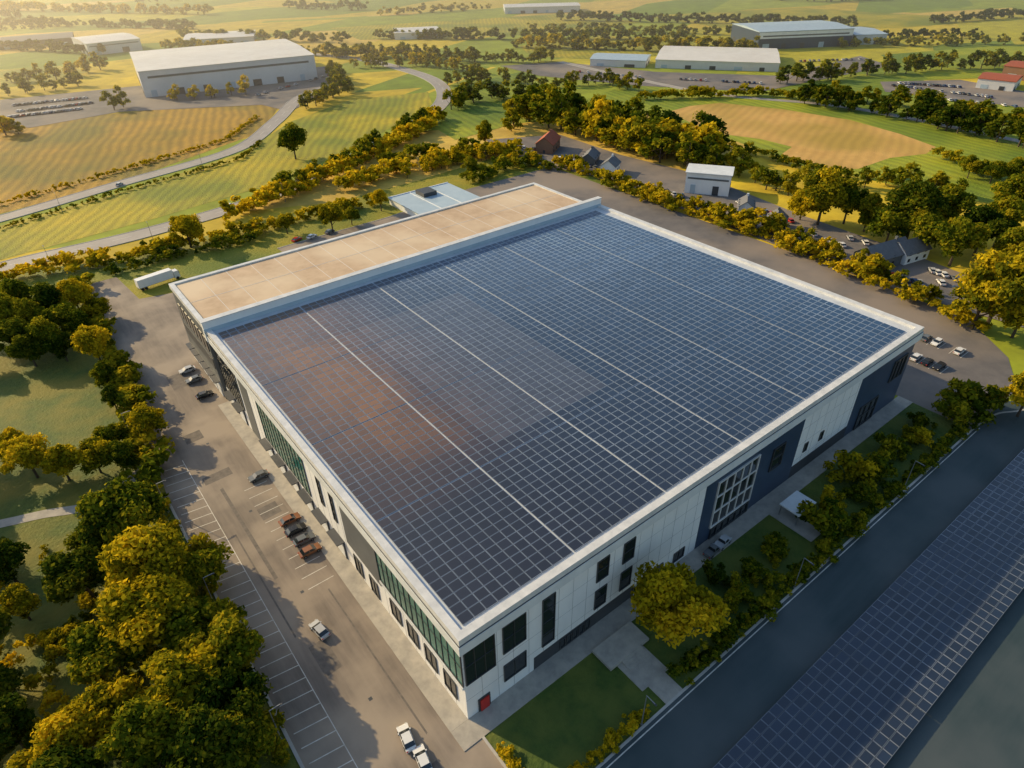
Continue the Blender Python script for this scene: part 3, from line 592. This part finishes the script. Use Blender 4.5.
row('hedge',[(100,268),(170,250),(250,234),(300,222),(380,203)],4,2.2,1.6,'leafgold',LB,var=.5)
row('hedge',[(110,275),(180,257),(260,240)],3.5,2.6,1.6,'leaf',LB,var=.5)
row('hedge',[(0,283),(60,270),(110,262)],4.5,2.4,1.6,'leafgold',LB)
row('hedge',[(230,218),(300,192),(360,165),(420,132),(445,118)],6,2.6,2.4,'leafgold',LB,var=.5)
row('hedgerow_trees',[(280,196),(345,168),(400,138),(430,122)],9,4.5,3.5,'leaf')
row('hedge',[(350,190),(400,172),(480,158),(520,155)],6,2.6,2.5,'leafgold',LB,var=.5)
row('hedge',[(380,165),(450,158),(500,150)],6,2.6,2.5,'leaf',LB,var=.5)
row('hedge',[(470,185),(500,172),(530,165),(560,172)],5,2.6,2.5,'leaf',LB,var=.5)
row('hedgerow_trees',[(400,178),(450,165),(500,158),(540,168)],8,6,3,'leafgold')
row('hedge',[(0,230),(120,193),(240,160),(262,142)],1.8,2.2,.4,'leaf',LB); row('hedge',[(-20,211),(120,172),(225,141),(258,118)],2.0,2.2,.4,'leafgold',LB)
row('tree_belt',[(560,165),(600,180),(650,202),(700,218),(760,238),(830,266),(890,292),(940,312),(985,332)],5,2.8,2.0,'leafgold',LB,var=.5)
row('tree_belt',[(640,198),(720,220),(800,247),(850,268),(890,286)],7,5,2,'leafgold')
row('tree_belt',[(690,208),(760,230),(840,262),(940,305)],6,5,2,'leaf')
for a in ([(555,128),(600,138),(650,158),(700,172),(720,176)],[(570,122),(620,130),(680,148),(722,160)],[(600,140),(640,152),(700,166)]): row('tree_belt',a,16,5,5,random.choice(('leaf','leafgold')))
row('tree_belt',[(700,160),(760,185),(800,200)],10,5,3,'leaf')
row('tree_belt',[(515,130),(535,112),(575,112),(600,122)],14,5,5,'leaf'); row('tree_belt',[(450,112),(475,100),(520,98),(560,104)],11,6,4,'leaf')
row('tree_belt',[(800,102),(900,118),(980,138),(1040,152)],12,5,5,'leafdark'); row('tree_belt',[(820,98),(900,106),(1000,124),(1040,134)],11,6,5,'leaf'); row('hedge',[(640,100),(760,96),(830,102)],6,4,2,'leaf',LB)
row('hedge',[(935,158),(960,168),(1040,192)],6,4,3,'leaf',LB); row('hedge',[(700,139),(770,160),(830,177),(900,178)],4,4,1.2,'leaf',LB)
row('tree_belt',[(800,190),(870,184),(960,198),(1040,215)],9,6,4,'leaf')
row('tree_belt',[(330,72),(345,92),(300,112)],10,6,4,'leaf'); row('tree_belt',[(165,101),(205,98),(250,95)],12,7,2,'leafgold'); row('tree_belt',[(110,112),(130,106)],14,7,3,'leaf')
row('tree_belt',[(0,96),(50,90),(90,84)],11,6,4,'leaf'); row('tree_belt',[(0,130),(20,137)],10,6,3,'leafgold'); row('tree_belt',[(100,70),(55,80),(0,84)],11,6,4,'leafgold')
row('tree_belt',[(330,58),(400,56),(470,62),(555,62)],10,5,4,'leaf'); row('tree_belt',[(450,84),(500,82),(560,88),(600,84),(640,92)],10,6,4,'leaf'); row('tree_belt',[(355,68),(420,66),(480,74)],9,6,3,'leafgold')
row('tree_belt',[(780,84),(860,76),(930,70),(1040,66)],11,7,4,'leaf')
for yb in (47,38,30,22,15,8,2,-6,-15,-25,-37):
    x=-60
    while x<1090:
        L=random.uniform(80,330); s=random.uniform(-.035,.035); dens=5 if yb>20 else 7
        if random.random()<.6: row('distant_tree_belt',[(x,yb+random.uniform(-2,2)),(x+L*.5,yb+s*L+random.uniform(-1.5,1.5)),(x+L,yb+s*2*L)],random.uniform(5,10),dens,random.choice((1.5,2,2,6)),random.choice(('leaf','leafdark','leafdark','leafgold')),FAR)
        x+=L+random.uniform(20,100)
# ---------------------------------------------------------------- street lamps
def lampmesh():
    b=MB(); b.cyl((0,0,0),.11,8,'z','metal',8,.06); b.box(0,-.05,7.9,1.6,.05,8.0,'metal'); b.box(1.1,-.14,7.82,1.9,.14,7.9,'charcoal'); b.box(1.2,-.1,7.8,1.8,.1,7.82,'lampglass'); b.cyl((0,0,0),.2,.3,'z','metal',8); return b.mesh('street_lamp')
LM=lampmesh()
for y in (15,45,75,105): place(LM,'street_lamp',None,(-23.6,y,0.02),0)
for x in (20,60,100): place(LM,'street_lamp',None,(x,-17.0,0.06),-math.pi/2)
for px,py in [(50,262),(150,238),(280,198),(370,156),(60,208),(200,168)]:
    x,y=P(px,py); place(LM,'street_lamp',None,(x,y-6,0.02),math.pi/2)
# ---------------------------------------------------------------- evening haze lying over the far plain (real scattering volume)
b=MB(); b.prism([(-3500,380),(50,380),(380,270),(680,-50),(950,-900),(4500,-900),(4500,5000),(-3500,5000)],1,60,'coping'); me=b.mesh('sky_haze'); me.materials.clear()
hm=bpy.data.materials.new('haze'); hm.use_nodes=True; N=hm.node_tree.nodes; N.clear(); o=N.new('ShaderNodeOutputMaterial'); vs=N.new('ShaderNodeVolumeScatter')
vs.inputs['Color'].default_value=(1,.88,.70,1); vs.inputs['Density'].default_value=0.0009; vs.inputs['Anisotropy'].default_value=0.62; hm.node_tree.links.new(vs.outputs[0],o.inputs['Volume']); me.materials.append(hm)
place(me,'sky_haze')
